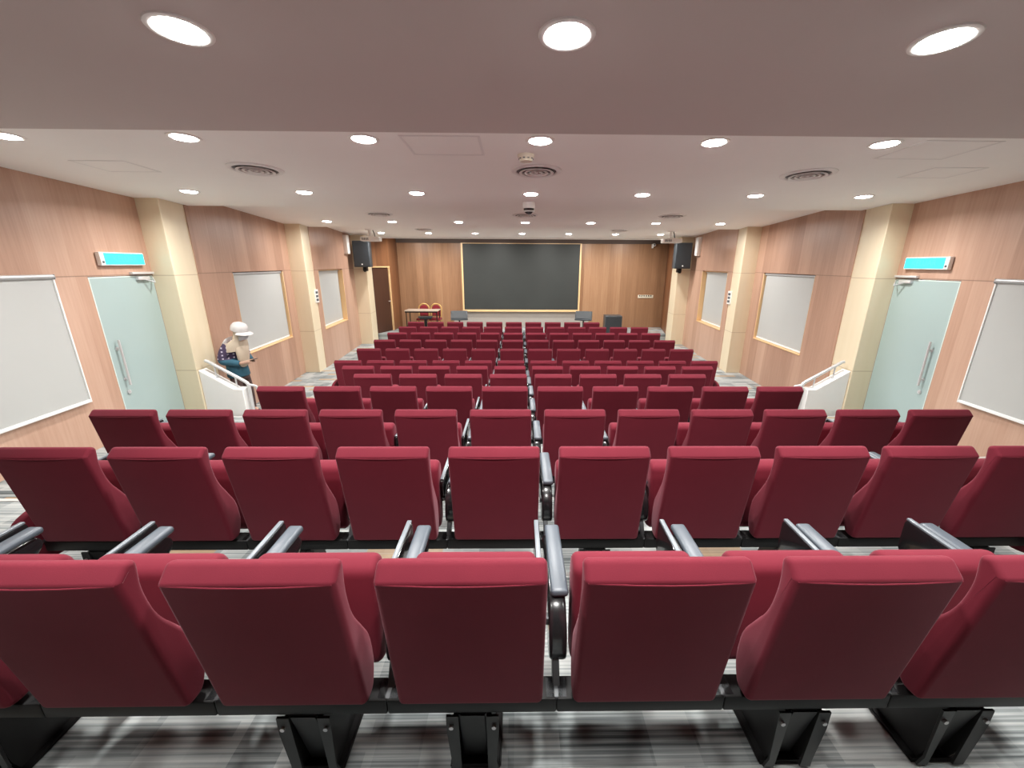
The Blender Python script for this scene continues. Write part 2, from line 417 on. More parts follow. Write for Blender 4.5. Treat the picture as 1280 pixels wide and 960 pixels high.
bm = bmesh.new(); box(bm, -4.6, 5.4, YE - .06, YE, 3.255, 3.43, .004, 1); o = finish(bm, 'trim_9', M['ceiling_dark']); tag(o, 'dark strip added atop the stage wall in place of the unlit soffit', 'shade strip', kind='structure')  # dark strip standing in for the unlit band below the soffit
bm = bmesh.new(); box(bm, -5.4, 5.45, 13.60, YE + .1, 3.43, 3.75); o = finish(bm, 'ceiling', M['ceiling_dark']); tag(o, 'dark soffit over the stage', 'ceiling', kind='structure')
bm = bmesh.new(); box(bm, -5.0, 5.0, 13.552, 13.60, 3.29, 3.36, .004, 1); o = finish(bm, 'trim_8', M['white']); tag(o, 'thin white trim at the front edge of the ceiling', 'trim', kind='structure')
def cz(y):
    for y0, z0, y1, z1 in SECS:
        if y0 <= y <= y1: return z0 + (z1 - z0) * (y - y0) / (y1 - y0), math.atan((z1 - z0) / (y1 - y0))

# ------------------------------------------------------------------ windows + blinds
WPLACE = ['by the glass door', 'above the aisle behind the handrail', 'nearest the stage']
for side, nm in ((-1, 'left'), (1, 'right')):
    for b in range(3):
        m, L, _ = frame_of(side, b)
        y0, y1, z0, z1 = WIN[b]; s0, s1 = s_of(b, y0), s_of(b, y1)
        root = empty(f'window_{(b + 1) if side < 0 else (b + 4)}'); root.matrix_world = m
        tag(root, f'window opening in the {nm} wall {WPLACE[b]} lined with pale wood', 'window', kind='structure')
        bm = bmesh.new(); t = .022; d = -.17; rec = (.04, -.05, -.125)[b]
        box(bm, s0, s1, d, .012, z0, z0 + t, .003, 1); box(bm, s0, s1, d, -.05, z1 - t, z1, .003, 1)
        box(bm, s0, s0 + .006, d, .004, z0 + t, z1 - t, .002, 1); box(bm, s1 - t, s1, d, .006, z0 + t, z1 - t, .003, 1)
        finish(bm, 'window_frame', M['pale_wood'], root)
        bm = bmesh.new(); box(bm, s0 + t, s1 - t, d + .004, d + .012, z0 + t, z1 - t)
        finish(bm, 'window_pane', M['frost'], root)
        # roller blind
        bl = empty('roller_blind'); bl.matrix_world = m
        tag(bl, f'white roller blind pulled down over the {nm} wall window {WPLACE[b]}', 'roller blind', 'white roller blinds on the side walls')
        if b == 0: a0, a1, dep, zb, zt = s0 - .02, s1 + .01, .035, z0 - .01, z1 + .03
        else: a0, a1, dep, zb, zt = s0 + t + .008, s1 - t - .008, rec, z0 + t + .006, z1 - .004
        bm = bmesh.new()
        # sheet with a slight sag, real thickness
        box(bm, a0 + .003, a1 - .003, dep - .002, dep + .002, zb + .02, zt - .02)
        finish(bm, 'blind_sheet', M['blind'], bl)
        bm = bmesh.new(); box(bm, a0, a1, dep - .010, dep + .012, zb, zb + .035, .005, 2); finish(bm, 'bottom_rail', M['blind_rail'], bl)
        bm = bmesh.new(); cyl(bm, (a0, dep + .004, zt - .024), (a1, dep + .004, zt - .024), .024, 16)
        box(bm, a0 - .004, a0, dep - .02, dep + .028, zt - .05, zt); box(bm, a1, a1 + .004, dep - .02, dep + .028, zt - .05, zt)
        finish(bm, 'roller_tube', M['tube'], bl)
        if b == 0:
            bm = bmesh.new(); box(bm, a1 - .012, a1 + .006, dep - .012, dep + .014, zb, zt - .05, .003, 1); finish(bm, 'side_rail', M['blind_rail'], bl)

# ------------------------------------------------------------------ glass doors, exit signs
def text_mesh(bm, s, size, mtx, depth=.002):
    cu = bpy.data.curves.new('t', 'FONT'); cu.body = s; cu.size = size; cu.extrude = depth; cu.align_x = 'CENTER'; cu.align_y = 'CENTER'
    ob = bpy.data.objects.new('t', cu); COL.objects.link(ob)
    dg = bpy.context.evaluated_depsgraph_get(); me = bpy.data.meshes.new_from_object(ob.evaluated_get(dg))
    t = bmesh.new(); t.from_mesh(me); bpy.data.meshes.remove(me); bpy.data.objects.remove(ob); bpy.data.curves.remove(cu)
    join(bm, t, mtx)
for side, nm in ((-1, 'left'), (1, 'right')):
    m, L, _ = frame_of(side, 0)
    s0, s1 = s_of(0, DOOR[0]), s_of(0, DOOR[1]); z0, z1 = DOOR[2] + .004, DOOR[3]
    root = empty('door_1' if side < 0 else 'door_2'); root.matrix_world = m
    tag(root, f'frosted glass door in the {nm} wall under the lit exit sign', 'door', kind='structure')
    bm = bmesh.new(); box(bm, s0 + .006, s1 - .001, -.014, -.002, z0 + .006, z1 - .006, .002, 1); finish(bm, 'door_leaf', M['frost'], root)
    bm = bmesh.new(); box(bm, s0 + .004, s0 + .016, -.017, .0, z0 + .006, z1 - .008, .002, 1); box(bm, s0 + .016, s1 - .002, -.017, .0, z1 - .02, z1 - .008, .002, 1); finish(bm, 'leaf_edge', M['frost_edge'], root)
    bm = bmesh.new(); sh = s_of(0, 5.02)
    cyl(bm, (sh, .045, 1.02), (sh, .045, 1.60), .013, 14)
    hd = finish(bm, 'handle', M['steel'], root)
    for zz in (1.10, 1.49):
        bm = bmesh.new(); cyl(bm, (sh, -.006, zz), (sh, .045, zz), .011, 12); cyl(bm, (sh, -.004, zz), (sh, .006, zz), .022, 14); finish(bm, 'handle_post', M['steel'], hd)
    bm = bmesh.new(); cyl(bm, (sh, -.006, .93), (sh, .012, .93), .026, 16); cyl(bm, (sh, .012, .93), (sh, .018, .93), .011, 12); finish(bm, 'lock', M['steel'], root)
    bm = bmesh.new(); sc0 = s_of(0, 5.55)
    box(bm, sc0 - .06, s1 - .02, -.01, .045, 2.375, 2.405, .004, 2)
    cl = finish(bm, 'door_closer', M['steel'], root)
    bm = bmesh.new(); box(bm, sc0 + .02, sc0 + .22, -.02, .04, 2.30, 2.345, .008, 2); tube(bm, [(sc0 + .12, .03, 2.31), (sc0 + .17, .12, 2.27), (sc0 + .27, .03, 2.335)], .008, 8); finish(bm, 'closer_arm', M['steel'], cl)
    # exit sign
    se = s_of(0, 5.07); sf = s_of(0, 5.72)
    ex = empty('exit_sign'); ex.matrix_world = m
    tag(ex, f'lit cyan exit sign on the {nm} wall above the frosted glass door', 'exit sign', 'lit exit signs')
    bm = bmesh.new(); box(bm, se, sf, .004, .055, 2.488, 2.645, .008, 2); finish(bm, 'sign_case', M['white_plastic'], ex)
    bm = bmesh.new(); box(bm, se + .055, sf - .012, .052, .060, 2.500, 2.633, .003, 1); fc = finish(bm, 'lit_face', M['exit'], ex)
    bm = bmesh.new(); cxs = (se + sf) / 2 + .02
    sgn = -1 if side > 0 else 1
    mt = Matrix.Translation((cxs, .0605, 2.566)) @ Matrix(((sgn * 1.0, 0, 0, 0), (0, 0, 1, 0), (0, 1, 0, 0), (0, 0, 0, 1)))
    text_mesh(bm, 'KELUAR', .10, mt, .001); finish(bm, 'sign_letters', M['exit_txt'], fc)
    bm = bmesh.new(); lathe(bm, [(0, .006), (.012, .006), (.013, 0)], 12, Matrix.Translation((se + .028, .056, 2.53)) @ Matrix.Rotation(-pi / 2, 4, 'X')); finish(bm, 'test_button', M['grey'], ex)

# dark door to the left of the stage
root = empty('door_3'); root.matrix_world = mD; tag(root, 'dark brown wooden door with a pale frame left of the stage', 'door', kind='structure')
bm = bmesh.new(); box(bm, .02, LD - .075, .02, .065, .205, 2.395, .004, 1); finish(bm, 'door_leaf', M['dark_door'], root)
bm = bmesh.new(); box(bm, 0, LD, -.02, .10, 2.395, 2.44, .003, 1); box(bm, LD - .075, LD - .02, -.02, .10, .2, 2.395, .003, 1); finish(bm, 'door_frame', M['pale_wood'], root)
bm = bmesh.new(); box(bm, LD - .02, LD, .0, .12, .2, 2.40); box(bm, -.02, .02, 0.0, .12, .2, 2.40); finish(bm, 'door_jamb', M['wall_wood_y'], root)
bm = bmesh.new(); tube(bm, [(LD - .13, .02, 1.25), (LD - .13, -.03, 1.25), (LD - .24, -.03, 1.25)], .011); finish(bm, 'door_handle', M['steel'], root)

# ------------------------------------------------------------------ LED screen
root = empty('led_screen', (0, YE - .14, 0)); tag(root, 'large dark blank screen in a pale wood frame behind the stage', 'screen')
X0, X1, Z0, Z1 = -2.17, 2.10, .875, 3.235
bm = bmesh.new(); box(bm, X0, X1, 0, .05, Z0, Z1, .003, 1); finish(bm, 'display_panel', M['screen'], root)
bm = bmesh.new(); f = .06
box(bm, X0 - f, X1 + f, -.015, .138, Z0 - .075, Z0, .004, 1); box(bm, X0 - f, X0, -.015, .138, Z0, Z1 + .02, .004, 1); box(bm, X1, X1 + f, -.015, .138, Z0, Z1 + .02, .004, 1); box(bm, X0, X1, -.015, .138, Z1, Z1 + .02, .004, 1)
finish(bm, 'screen_frame', M['pale_wood'], root)

# ------------------------------------------------------------------ seats
W = .227
back_poly = round_poly([(-.058, .924, .008), (-.016, .963, .014), (.014, .950, .02), (.006, .865, .03), (.022, .755, .06), (.075, .655, .05), (.118, .575, .05), (.125, .45, .04), (.09, .374, .03), (.026, .380, .02)], 5)
bm = bmesh.new(); loft(bm, back_poly, -W, W, .017, 4, bulge=lambda u, p: (0.006 * (1 - u * u) * (-1 if p.x < .05 else 1), (-.004 * (1 - u * u)) if p.y > .8 else 0))
P_back = finish(bm, 'backrest', M['fabric'], sharp=45)
bm = bmesh.new(); tube(bm, [(-W + .008, -.0545, .919)] + [(u * (W - .008), -.0555 - .006 * (1 - u * u), .920 - .004 * (1 - u * u)) for u in (-.8, -.4, 0, .4, .8)] + [(W - .008, -.0545, .919)], .0022, 6)
P_pipe = finish(bm, 'piping', M['fabric'])
pad_poly = round_poly([(.195, .34, .04), (.222, .715, .03), (.295, .742, .04), (.340, .69, .06), (.315, .34, .06), (.25, .305, .04)], 5)
bm = bmesh.new(); loft(bm, pad_poly, -.212, .212, .026, 4); P_pad = finish(bm, 'seat_pad', M['fabric'], sharp=50)
bm = bmesh.new(); loft(bm, round_poly([(.235, .30, .03), (.35, .26, .06), (.43, .40, .08), (.40, .60, .06), (.33, .64, .03)], 4), -.185, .185, .012, 3); P_under = finish(bm, 'seat_underpan', M['black'])
CH_EDGE = []
def arm_parts(x):
    bm = bmesh.new(); loft(bm, round_poly([(.225, .598, .014), (.225, .628, .014), (.60, .632, .014), (.60, .602, .014)], 4), x - .012, x + .050, .012, 3)
    a = finish(bm, 'armrest', M['grey'], sharp=40)
    bm = bmesh.new(); loft(bm, round_poly([(.235, .47, .06), (.235, .628, .02), (.615, .636, .02), (.615, .46, .06)], 4), x - .058, x - .036, .004, 2)
    t = finish(bm, 'folded_tablet', M['black_gloss'], sharp=40)
    bm = bmesh.new(); loft(bm, round_poly([(.245, .626, .004), (.240, .636, .006), (.612, .645, .006), (.612, .634, .004)], 2), x - .057, x - .038, .003, 2)
    e = finish(bm, 'tablet_edge', M['grey_edge'], sharp=40)
    bm = bmesh.new(); loft(bm, round_poly([(.13, .42, .04), (.145, .53, .05), (.22, .600, .04), (.575, .602, .03), (.60, .55, .04), (.46, .44, .07), (.34, .39, .05), (.20, .385, .04)], 4), x - .020, x + .040, .012, 3)
    s = finish(bm, 'side_panel', M['black_gloss'], sharp=40)
    bm = bmesh.new(); loft(bm, round_poly([(.075, .33, .01), (.16, .45, .02), (.24, .45, .02), (.125, .33, .01)], 2), x - .010, x + .014, .003, 1); box(bm, x - .030, x + .034, .205, .235, .50, .53, .004, 2); box(bm, x - .036, x + .036, .06, .13, .350, .362, .003, 1); b = finish(bm, 'hinge_bracket', M['bracket'])
    ch = e; CH_EDGE.append(e)
    return a, t, s, b
AR = arm_parts(.275); AL = arm_parts(-.275)
def endp(x):
    bm = bmesh.new(); loft(bm, round_poly([(-.01, .275, .06), (-.035, .50, .10), (.10, .555, .06), (.52, .575, .04), (.50, .40, .10), (.36, .235, .06), (.10, .225, .06)], 5), x - .022, x + .022, .012, 3)
    return finish(bm, 'end_panel', M['fabric'], sharp=45)
ER = endp(.318); EL = endp(-.318)
bm = bmesh.new(); box(bm, -.2745, .2745, .055, .135, .302, .362, .006, 2); P_beam = finish(bm, 'support_beam', M['black_metal'])
# pedestal: tapering post on a floor plate with two flared wings
bm = bmesh.new()
def frustum(bm, z0, a0, b0, z1, a1, b1, yc0, yc1):
    t = bmesh.new(); lo = [t.verts.new((x, yc0 + y, z0)) for x, y in ((-a0, -b0), (a0, -b0), (a0, b0), (-a0, b0))]; hi = [t.verts.new((x, yc1 + y, z1)) for x, y in ((-a1, -b1), (a1, -b1), (a1, b1), (-a1, b1))]
    for j in range(4): t.faces.new((lo[j], lo[(j + 1) % 4], hi[(j + 1) % 4], hi[j]))
    t.faces.new(lo[::-1]); t.faces.new(hi); bmesh.ops.recalc_face_normals(t, faces=t.faces)
    bmesh.ops.bevel(t, geom=t.edges[:], offset=.006, segments=2, affect='EDGES'); join(bm, t)
frustum(bm, 0.0, .046, .055, .303, .046, .05, .17, .10)
frustum(bm, 0.0, .092, .105, .012, .088, .10, .18, .18)
P_ped = finish(bm, 'pedestal', M['black_metal'])
bm = bmesh.new()
for sx in (-1, 1):
    loft(bm, round_poly([(.052, .295, .005), (.075, .06, .02), (.09, .012, .0), (.26, .012, .0), (.25, .06, .02), (.17, .295, .005)], 2), sx * .058 - .005, sx * .058 + .005, .002, 1)
    t = bmesh.new()
    v = [(sx * .046, .050, .295), (sx * .086, .050, .295), (sx * .086, .050, .225), (sx * .076, .058, .06), (sx * .084, .066, .012), (sx * .046, .066, .012)]
    f0 = [t.verts.new(q) for q in v]; f1 = [t.verts.new((q[0], q[1] + .008, q[2])) for q in v]
    for k in range(6): t.faces.new((f0[k], f0[(k + 1) % 6], f1[(k + 1) % 6], f1[k]))
    t.faces.new(f0[::-1]); t.faces.new(f1); bmesh.ops.recalc_face_normals(t, faces=t.faces); join(bm, t)
P_wing = finish(bm, 'pedestal_bracket', M['black_plate'])
bolts = []
for sx in (-1, 1):
    bm = bmesh.new(); cyl(bm, (sx * .070, .044, .25), (sx * .070, .056, .25), .0075, 8); bolts.append(finish(bm, 'bolt', M['bolt']))
PROTO = [*CH_EDGE, P_back, P_pipe, P_pad, P_under, P_beam, P_ped, P_wing, *bolts, *AR, *AL, ER, EL]
for p in PROTO: COL.objects.unlink(p)
PED = {0: (2, 4, 5, 7, 8), 1: (1, 3, 6, 8, 10)}
RANGE = [(2, 8), (1, 10), (0, 11), (1, 10), (2, 9), (1, 10)] + [(0, 11)] * 5 + [(0, 9)]
DX = [-.03, 0, -.01, -.012, 0, 0, 0, 0, 0, 0, 0, 0]
R1LAB = {2: 'burgundy tip-up seat just showing in the bottom left corner of the photo',
         3: 'burgundy tip-up seat cut by the left edge in the row nearest the camera',
         4: 'burgundy tip-up seat second from left in the row nearest the camera',
         5: 'burgundy tip-up seat seen square from behind in the row nearest the camera',
         6: 'burgundy tip-up seat right of the middle armrest in the row nearest the camera',
         7: 'burgundy tip-up seat second from right in the row nearest the camera',
         8: 'burgundy tip-up seat cut by the right edge in the row nearest the camera'}
def put(p, parent):
    c = p.copy(); COL.objects.link(c); c.parent = parent; return c
for r in range(12):
    j0, j1 = RANGE[r]
    for j in range(j0, j1 + 1):
        s = empty('auditorium_seat', (-3.025 + .55 * j + DX[r], ROWY[r], ROWZ[r]))
        n = j - j0 + 1; cnt = j1 - j0 + 1
        pos = f'{ORD[n]} from left' if n <= cnt / 2 else (f'{ORD[cnt - n + 1]} from right')
        pos = pos.replace('first from', 'farthest').replace('farthest left', 'leftmost').replace('farthest right', 'rightmost')
        rowtxt = f'{ORD[r + 1]} row from the back' if r < 6 else ('row nearest the stage' if r == 11 else f'{ORD[12 - r]} row from the stage')
        lab = R1LAB[j] if r == 0 else f'burgundy tip-up seat, {pos}, in the {rowtxt}'
        tag(s, lab, 'seat', 'burgundy auditorium seats')
        b = put(P_back, s); put(P_pipe, b)
        pd = put(P_pad, s); put(P_under, pd); put(P_beam, s)
        a, t, sp, hb = AR; q = put(a, s); put(t, q); put(CH_EDGE[0], q); q = put(sp, s); put(hb, q)
        if j == j0:
            a, t, sp, hb = AL; q = put(a, s); put(t, q); put(CH_EDGE[1], q); q = put(sp, s); put(hb, q)
            put(EL, s)
        if j == j1 and r > 0: put(ER, s)
        if j in PED.get(r, (1, 3, 6, 8, 10) if r % 2 else (0, 2, 5, 7, 9, 11)) or (j in (j0, j1) and r > 1):
            q = put(P_ped, s); k = put(P_wing, s)
            for bo in bolts: put(bo, k)
for p in PROTO: bpy.data.objects.remove(p)

# ------------------------------------------------------------------ ceiling fittings
POWER = 22.0
def at_ceiling(o, x, y, drop=0):
    z, a = cz(y); o.location = (x, y, z - drop); o.rotation_euler = (a, 0, 0)
lamp_l = bpy.data.lights.new('downlight_glow', 'AREA'); lamp_l.shape = 'DISK'; lamp_l.size = .15; lamp_l.energy = POWER; lamp_l.color = (1, .982, .95); lamp_l.spread = rad(150)
lamp_s = lamp_l.copy(); lamp_s.energy = POWER * 1.4
lamp_of = {}
for yy, f_ in ((.62, .75), (1.86, .75), (3.45, .95), (5.42, 1.25), (9.05, 1.45), (12.42, 1.45)):
    lamp_of[yy] = lamp_l.copy(); lamp_of[yy].energy = POWER * f_; lamp_of[yy].spread = rad(118 if yy < 3 else 140 if yy < 4 else 158 if yy < 6 else 172)
bm = bmesh.new(); lathe(bm, [(.083, .02), (.083, -.004), (.092, -.008), (.108, -.005), (.112, 0.002), (.106, .004)], 32); ring = finish(bm, 'trim_ring', M['white_plastic'])
bm = bmesh.new(); lathe(bm, [(0, -.016), (.05, -.0145), (.075, -.011), (.083, -.004), (.083, .004)], 32); diff = finish(bm, 'diffuser', M['lamp'])
COL.objects.unlink(ring); COL.objects.unlink(diff)
G = 'recessed round ceiling downlights'
rowsL = [(.62, [-1.44, .03, 1.5], 'row of three out of sight above the camera'),
         (1.86, [-1.44, .03, 1.5], 'row of three overhead nearest the camera'),
         (3.45, [-3.98, -2.66, -1.32, .01, 1.34, 2.66], 'row along the first ceiling step'),
         (5.42, [-4.16, -2.77, -1.40, 0, 1.38, 2.79, 4.15], 'third row of lights from camera'),
         (9.05, [-4.13, -2.78, -1.40, -.01, 1.37, 2.74, 4.11], 'fourth row of lights from camera'),
         (12.42, [-4.10, -2.74, -1.40, -.04, 1.31, 2.67, 3.99], 'far row of lights nearest the stage')]
for y, xs, txt in rowsL:
    for i, x in enumerate(xs):
        n = len(xs)
        if n % 2 and i == n // 2: p = 'middle'
        else: p = ('leftmost' if i == 0 else f'{ORD[i + 1]} from left') if i < n / 2 else ('rightmost' if i == n - 1 else f'{ORD[n - i]} from right')
        t = empty('downlight'); at_ceiling(t, x, y)
        tag(t, f'lit round downlight, {p} of the {txt}', 'ceiling light', G)
        put(ring, t); d = put(diff, t)
        lo = bpy.data.objects.new('lamp', lamp_of[y]); COL.objects.link(lo); lo.parent = t; lo.location = (0, 0, -.020)
for x in (-3.9, -2.4, -.9, .9, 2.4, 3.9):  # lamps added out of view to brighten the stage wall
    t = empty('added_stage_lamp', (x, 14.15, 3.43)); tag(t, 'unseen lamp added in the dark soffit to light the stage wall', 'added light', 'added stage soffit lamps')
    put(ring, t); d = put(diff, t)
    lo = bpy.data.objects.new('lamp', lamp_s); COL.objects.link(lo); lo.parent = t; lo.location = (0, 0, -.020); lo.rotation_euler = (rad(22), 0, 0)
bpy.data.objects.remove(ring); bpy.data.objects.remove(diff)

bm = bmesh.new()
lathe(bm, [(.190, .0), (.198, -.014), (.218, -.018), (.243, -.006), (.245, .004)], 44)
for r0, r1 in ((.142, .168), (.092, .117), (.044, .068)):
    lathe(bm, [(r0, -.006), (r0 + .001, -.022), (r1 - .002, -.026), (r1, -.020), (r0 + .004, -.006)], 40)
lathe(bm, [(0, -.024), (.016, -.022), (.020, -.006)], 20)
vr = finish(bm, 'diffuser_ring', M['white'])
bm = bmesh.new(); lathe(bm, [(0, -.005), (.205, -.005), (.207, .004)], 40); vb = finish(bm, 'vent_throat', M['vent_grey'])
COL.objects.unlink(vr); COL.objects.unlink(vb)
VT = [(-2.69, 4.35, 'left of the three nearest the camera'), (.02, 4.33, 'middle of the three nearest the camera'), (2.71, 4.37, 'right of the three nearest the camera'),
      (-2.72, 8.05, 'left of the three beyond the second ceiling step'), (-.02, 8.07, 'behind the dome camera'), (2.72, 8.06, 'right of the three beyond the second ceiling step'),
      (-2.68, 11.55, 'left of the two nearest the stage'), (2.56, 11.5, 'right of the two nearest the stage')]
for x, y, txt in VT:
    t = empty('ceiling_vent'); at_ceiling(t, x, y, .001); tag(t, f'white round ringed air vent, {txt}', 'air vent', 'round ceiling air vents'); put(vr, t); put(vb, t)
bpy.data.objects.remove(vr); bpy.data.objects.remove(vb)
for x, y, wx, txt in ((-3.96, 4.30, .5, 'beside the leftmost near air vent'), (3.95, 4.28, .5, 'beside the rightmost near air vent'), (-.74, 3.6, .6, 'left of the smoke detector at the ceiling step'), (3.2, 3.6, .6, 'at the ceiling step near the right wall')):
    t = empty('access_panel'); at_ceiling(t, x, y)
    tag(t, f'flush white ceiling access panel {txt}', 'access panel', 'ceiling access panels')
    bm = bmesh.new(); h = wx / 2
    for a in ((-h, h, -h * .8, -h * .8 + .02), (-h, h, h * .8 - .02, h * .8), (-h, -h + .02, -h * .8 + .02, h * .8 - .02), (h - .02, h, -h * .8 + .02, h * .8 - .02)): box(bm, *a, -.0035, .004, .001, 1)
    finish(bm, 'panel_frame', M['white'], t)
    bm = bmesh.new(); box(bm, -h + .024, h - .024, -h * .8 + .024, h * .8 - .024, -.0025, .004); finish(bm, 'panel_door', M['ceiling'], t)
# smoke detector
t = empty('smoke_detector'); at_ceiling(t, -.09, 3.82); tag(t, 'small cream smoke detector on the ceiling before the middle vent', 'smoke detector')
bm = bmesh.new(); lathe(bm, [(.072, .005), (.072, -.012), (.060, -.03), (.05, -.052), (.02, -.056), (0, -.056)], 28); finish(bm, 'detector_body', M['off_white'], t)
bm = bmesh.new()
for k in range(10):
    a = k * 2 * pi / 10; box(bm, .055, .063, -.008, .008, -.036, -.030, mtx=Matrix.Rotation(a, 4, 'Z'))
finish(bm, 'detector_slot', M['grey'], t)
# dome camera
t = empty('ceiling_camera'); at_ceiling(t, -.01, 6.0, 0); t.rotation_euler = (0, 0, 0); tag(t, 'white ceiling dome camera with a dark glass dome hanging mid-room', 'security camera')
bm = bmesh.new(); lathe(bm, [(.086, .02), (.088, -.055), (.084, -.075), (.078, -.078)], 32); lathe(bm, [(0, -.076), (.078, -.078)], 32); finish(bm, 'camera_housing', M['white_plastic'], t)
bm = bmesh.new(); lathe(bm, [(.074, -.077), (.070, -.100), (.054, -.128), (.03, -.146), (0, -.152)], 28); dm = finish(bm, 'glass_dome', M['black_gloss'], t)
bm = bmesh.new(); lathe(bm, [(.072, -.105), (.078, -.107), (.076, -.118), (.066, -.122)], 28); finish(bm, 'dome_ring', M['steel'], dm)
# projectors
for sx, x, y, txt in ((-1, -4.16, 11.7, 'left'), (1, 4.06, 11.7, 'right')):
    z, _ = cz(y); t = empty('projector', (x, y, z)); t.rotation_euler.z = -.12 * sx
    tag(t, f'white ceiling projector beside the {txt} wall speaker', 'projector', 'ceiling projectors')
    bm = bmesh.new(); box(bm, -.25, .25, -.18, .18, -.30, -.185, .022, 3); bd = finish(bm, 'projector_body', M['white_plastic'], t)
    bm = bmesh.new(); cyl(bm, (.12, .17, -.245), (.12, .215, -.245), .045, 20); finish(bm, 'lens', M['black_gloss'], bd)
    bm = bmesh.new()
    for k in range(6): box(bm, -.20 + k * .03, -.185 + k * .03, -.184, -.178, -.275, -.215)
    finish(bm, 'vent_grille', M['grey'], bd)
    bm = bmesh.new(); cyl(bm, (-.03, 0, .0), (-.03, 0, -.19), .032, 14); box(bm, -.12, .06, -.08, .08, -.012, .01, .004, 1); box(bm, -.13, .07, -.06, .06, -.19, -.165, .006, 1); finish(bm, 'ceiling_mount', M['white'], t)
    bm = bmesh.new(); tube(bm, [(.05, .05, -.0), (.08, .06, -.08), (.10, .05, -.19)], .012); finish(bm, 'cable', M['black'], t)

# ------------------------------------------------------------------ wall speakers, boxes, signs
for side, nm in ((-1, 'left'), (1, 'right')):
    t = empty('wall_speaker', (side * 4.83, 12.82, 0), side * rad(-6)); tag(t, f'black wall loudspeaker high on the {nm} column by the stage', 'speaker', 'wall loudspeakers')
    bm = bmesh.new(); loft(bm, round_poly([(-.20, 2.42, .02), (-.17, 3.17, .03), (.10, 3.17, .03), (.10, 2.42, .02)], 4), -.24, .24, .02, 3); cb = finish(bm, 'speaker_case', M['speaker_top'], t)
    bm = bmesh.new(); box(bm, -.215, .215, -.0, .008, -.345, .345, .003, 1, mtx=Matrix.Translation((0, -.195, 2.795)) @ Matrix.Rotation(rad(-2.3), 4, 'X')); g = finish(bm, 'speaker_grille', M['speaker'], t)
    bm = bmesh.new(); lathe(bm, [(0, .006), (.020, .006), (.022, 0)], 16, Matrix.Translation((.0, -.206, 2.50)) @ Matrix.Rotation(pi / 2, 4, 'X')); finish(bm, 'badge', M['white_plastic'], g)
    bm = bmesh.new(); box(bm, -.05, .05, .02, .28, 2.30, 2.425, .01, 2); cyl(bm, (0, .04, 2.28), (0, .04, 2.43), .035, 14); finish(bm, 'speaker_bracket', M['black_metal'], t)
    bxm, _, _ = frame_of(side, 2)
    t = empty('cable_trunking'); t.matrix_world = bxm; tag(t, f'white boxed cable trunking beside the {nm} wall speaker', 'trunking', 'white cable trunking')
    sA = s_of(2, 12.35)
    bm = bmesh.new(); box(bm, sA, sA + .22, 0.002, .11, 2.79, 3.31, .006, 2); finish(bm, 'trunking_box', M['white_plastic'], t)
    bm = bmesh.new(); box(bm, sA + .012, sA + .208, .110, .116, 2.81, 3.29, .004, 1); finish(bm, 'trunking_lid', M['white'], t)
    t = empty('switch_plate'); tag(t, f'white notice plate on the {nm} column between the far windows', 'notice plate', 'column notice plates')
    xx = 4.93 + .07 * (9.86 - 9.49) / .57
    bm = bmesh.new(); box(bm, *sorted((side * (xx - .030), side * (xx - .004))), 9.80, 9.96, 1.62, 1.93, .004, 1); finish(bm, 'plate', M['white_plastic'], t)
    bm = bmesh.new()
    for k in range(3): box(bm, *sorted((side * (xx - .034), side * (xx - .029))), 9.825, 9.935, 1.66 + k * .085, 1.715 + k * .085, .002, 1)
    finish(bm, 'plate_panel', M['grey'], t)
t = empty('switch_bank', (4.675, YE - .002, 1.375)); tag(t, 'white strip of switches on the veneer wall right of the screen', 'switches')
bm = bmesh.new(); box(bm, -.29, .29, -.02, 0, -.055, .055, .005, 2); finish(bm, 'switch_strip', M['off_white'], t)
for k in range(6):
    bm = bmesh.new(); box(bm, -.255 + k * .085, -.20 + k * .085, -.026, -.018, 0.0, .045, .003, 1); finish(bm, 'rocker_switch', M['black'], t)
t = empty('wall_camera', (4.76, YE - .002, 3.2)); tag(t, 'small white camera on a bracket high above the stage right corner', 'camera')
bm = bmesh.new(); box(bm, -.02, .02, -.12, 0, -.09, .06, .006, 2); finish(bm, 'camera_bracket', M['white_plastic'], t)
bm = bmesh.new(); cyl(bm, (.03, -.18, .02), (.03, .0, .03), .05, 18); finish(bm, 'camera_body', M['white_plastic'], t)
bm = bmesh.new(); cyl(bm, (.03, -.19, .02), (.03, -.175, .02), .03, 16); finish(bm, 'camera_lens', M['black_gloss'], t)

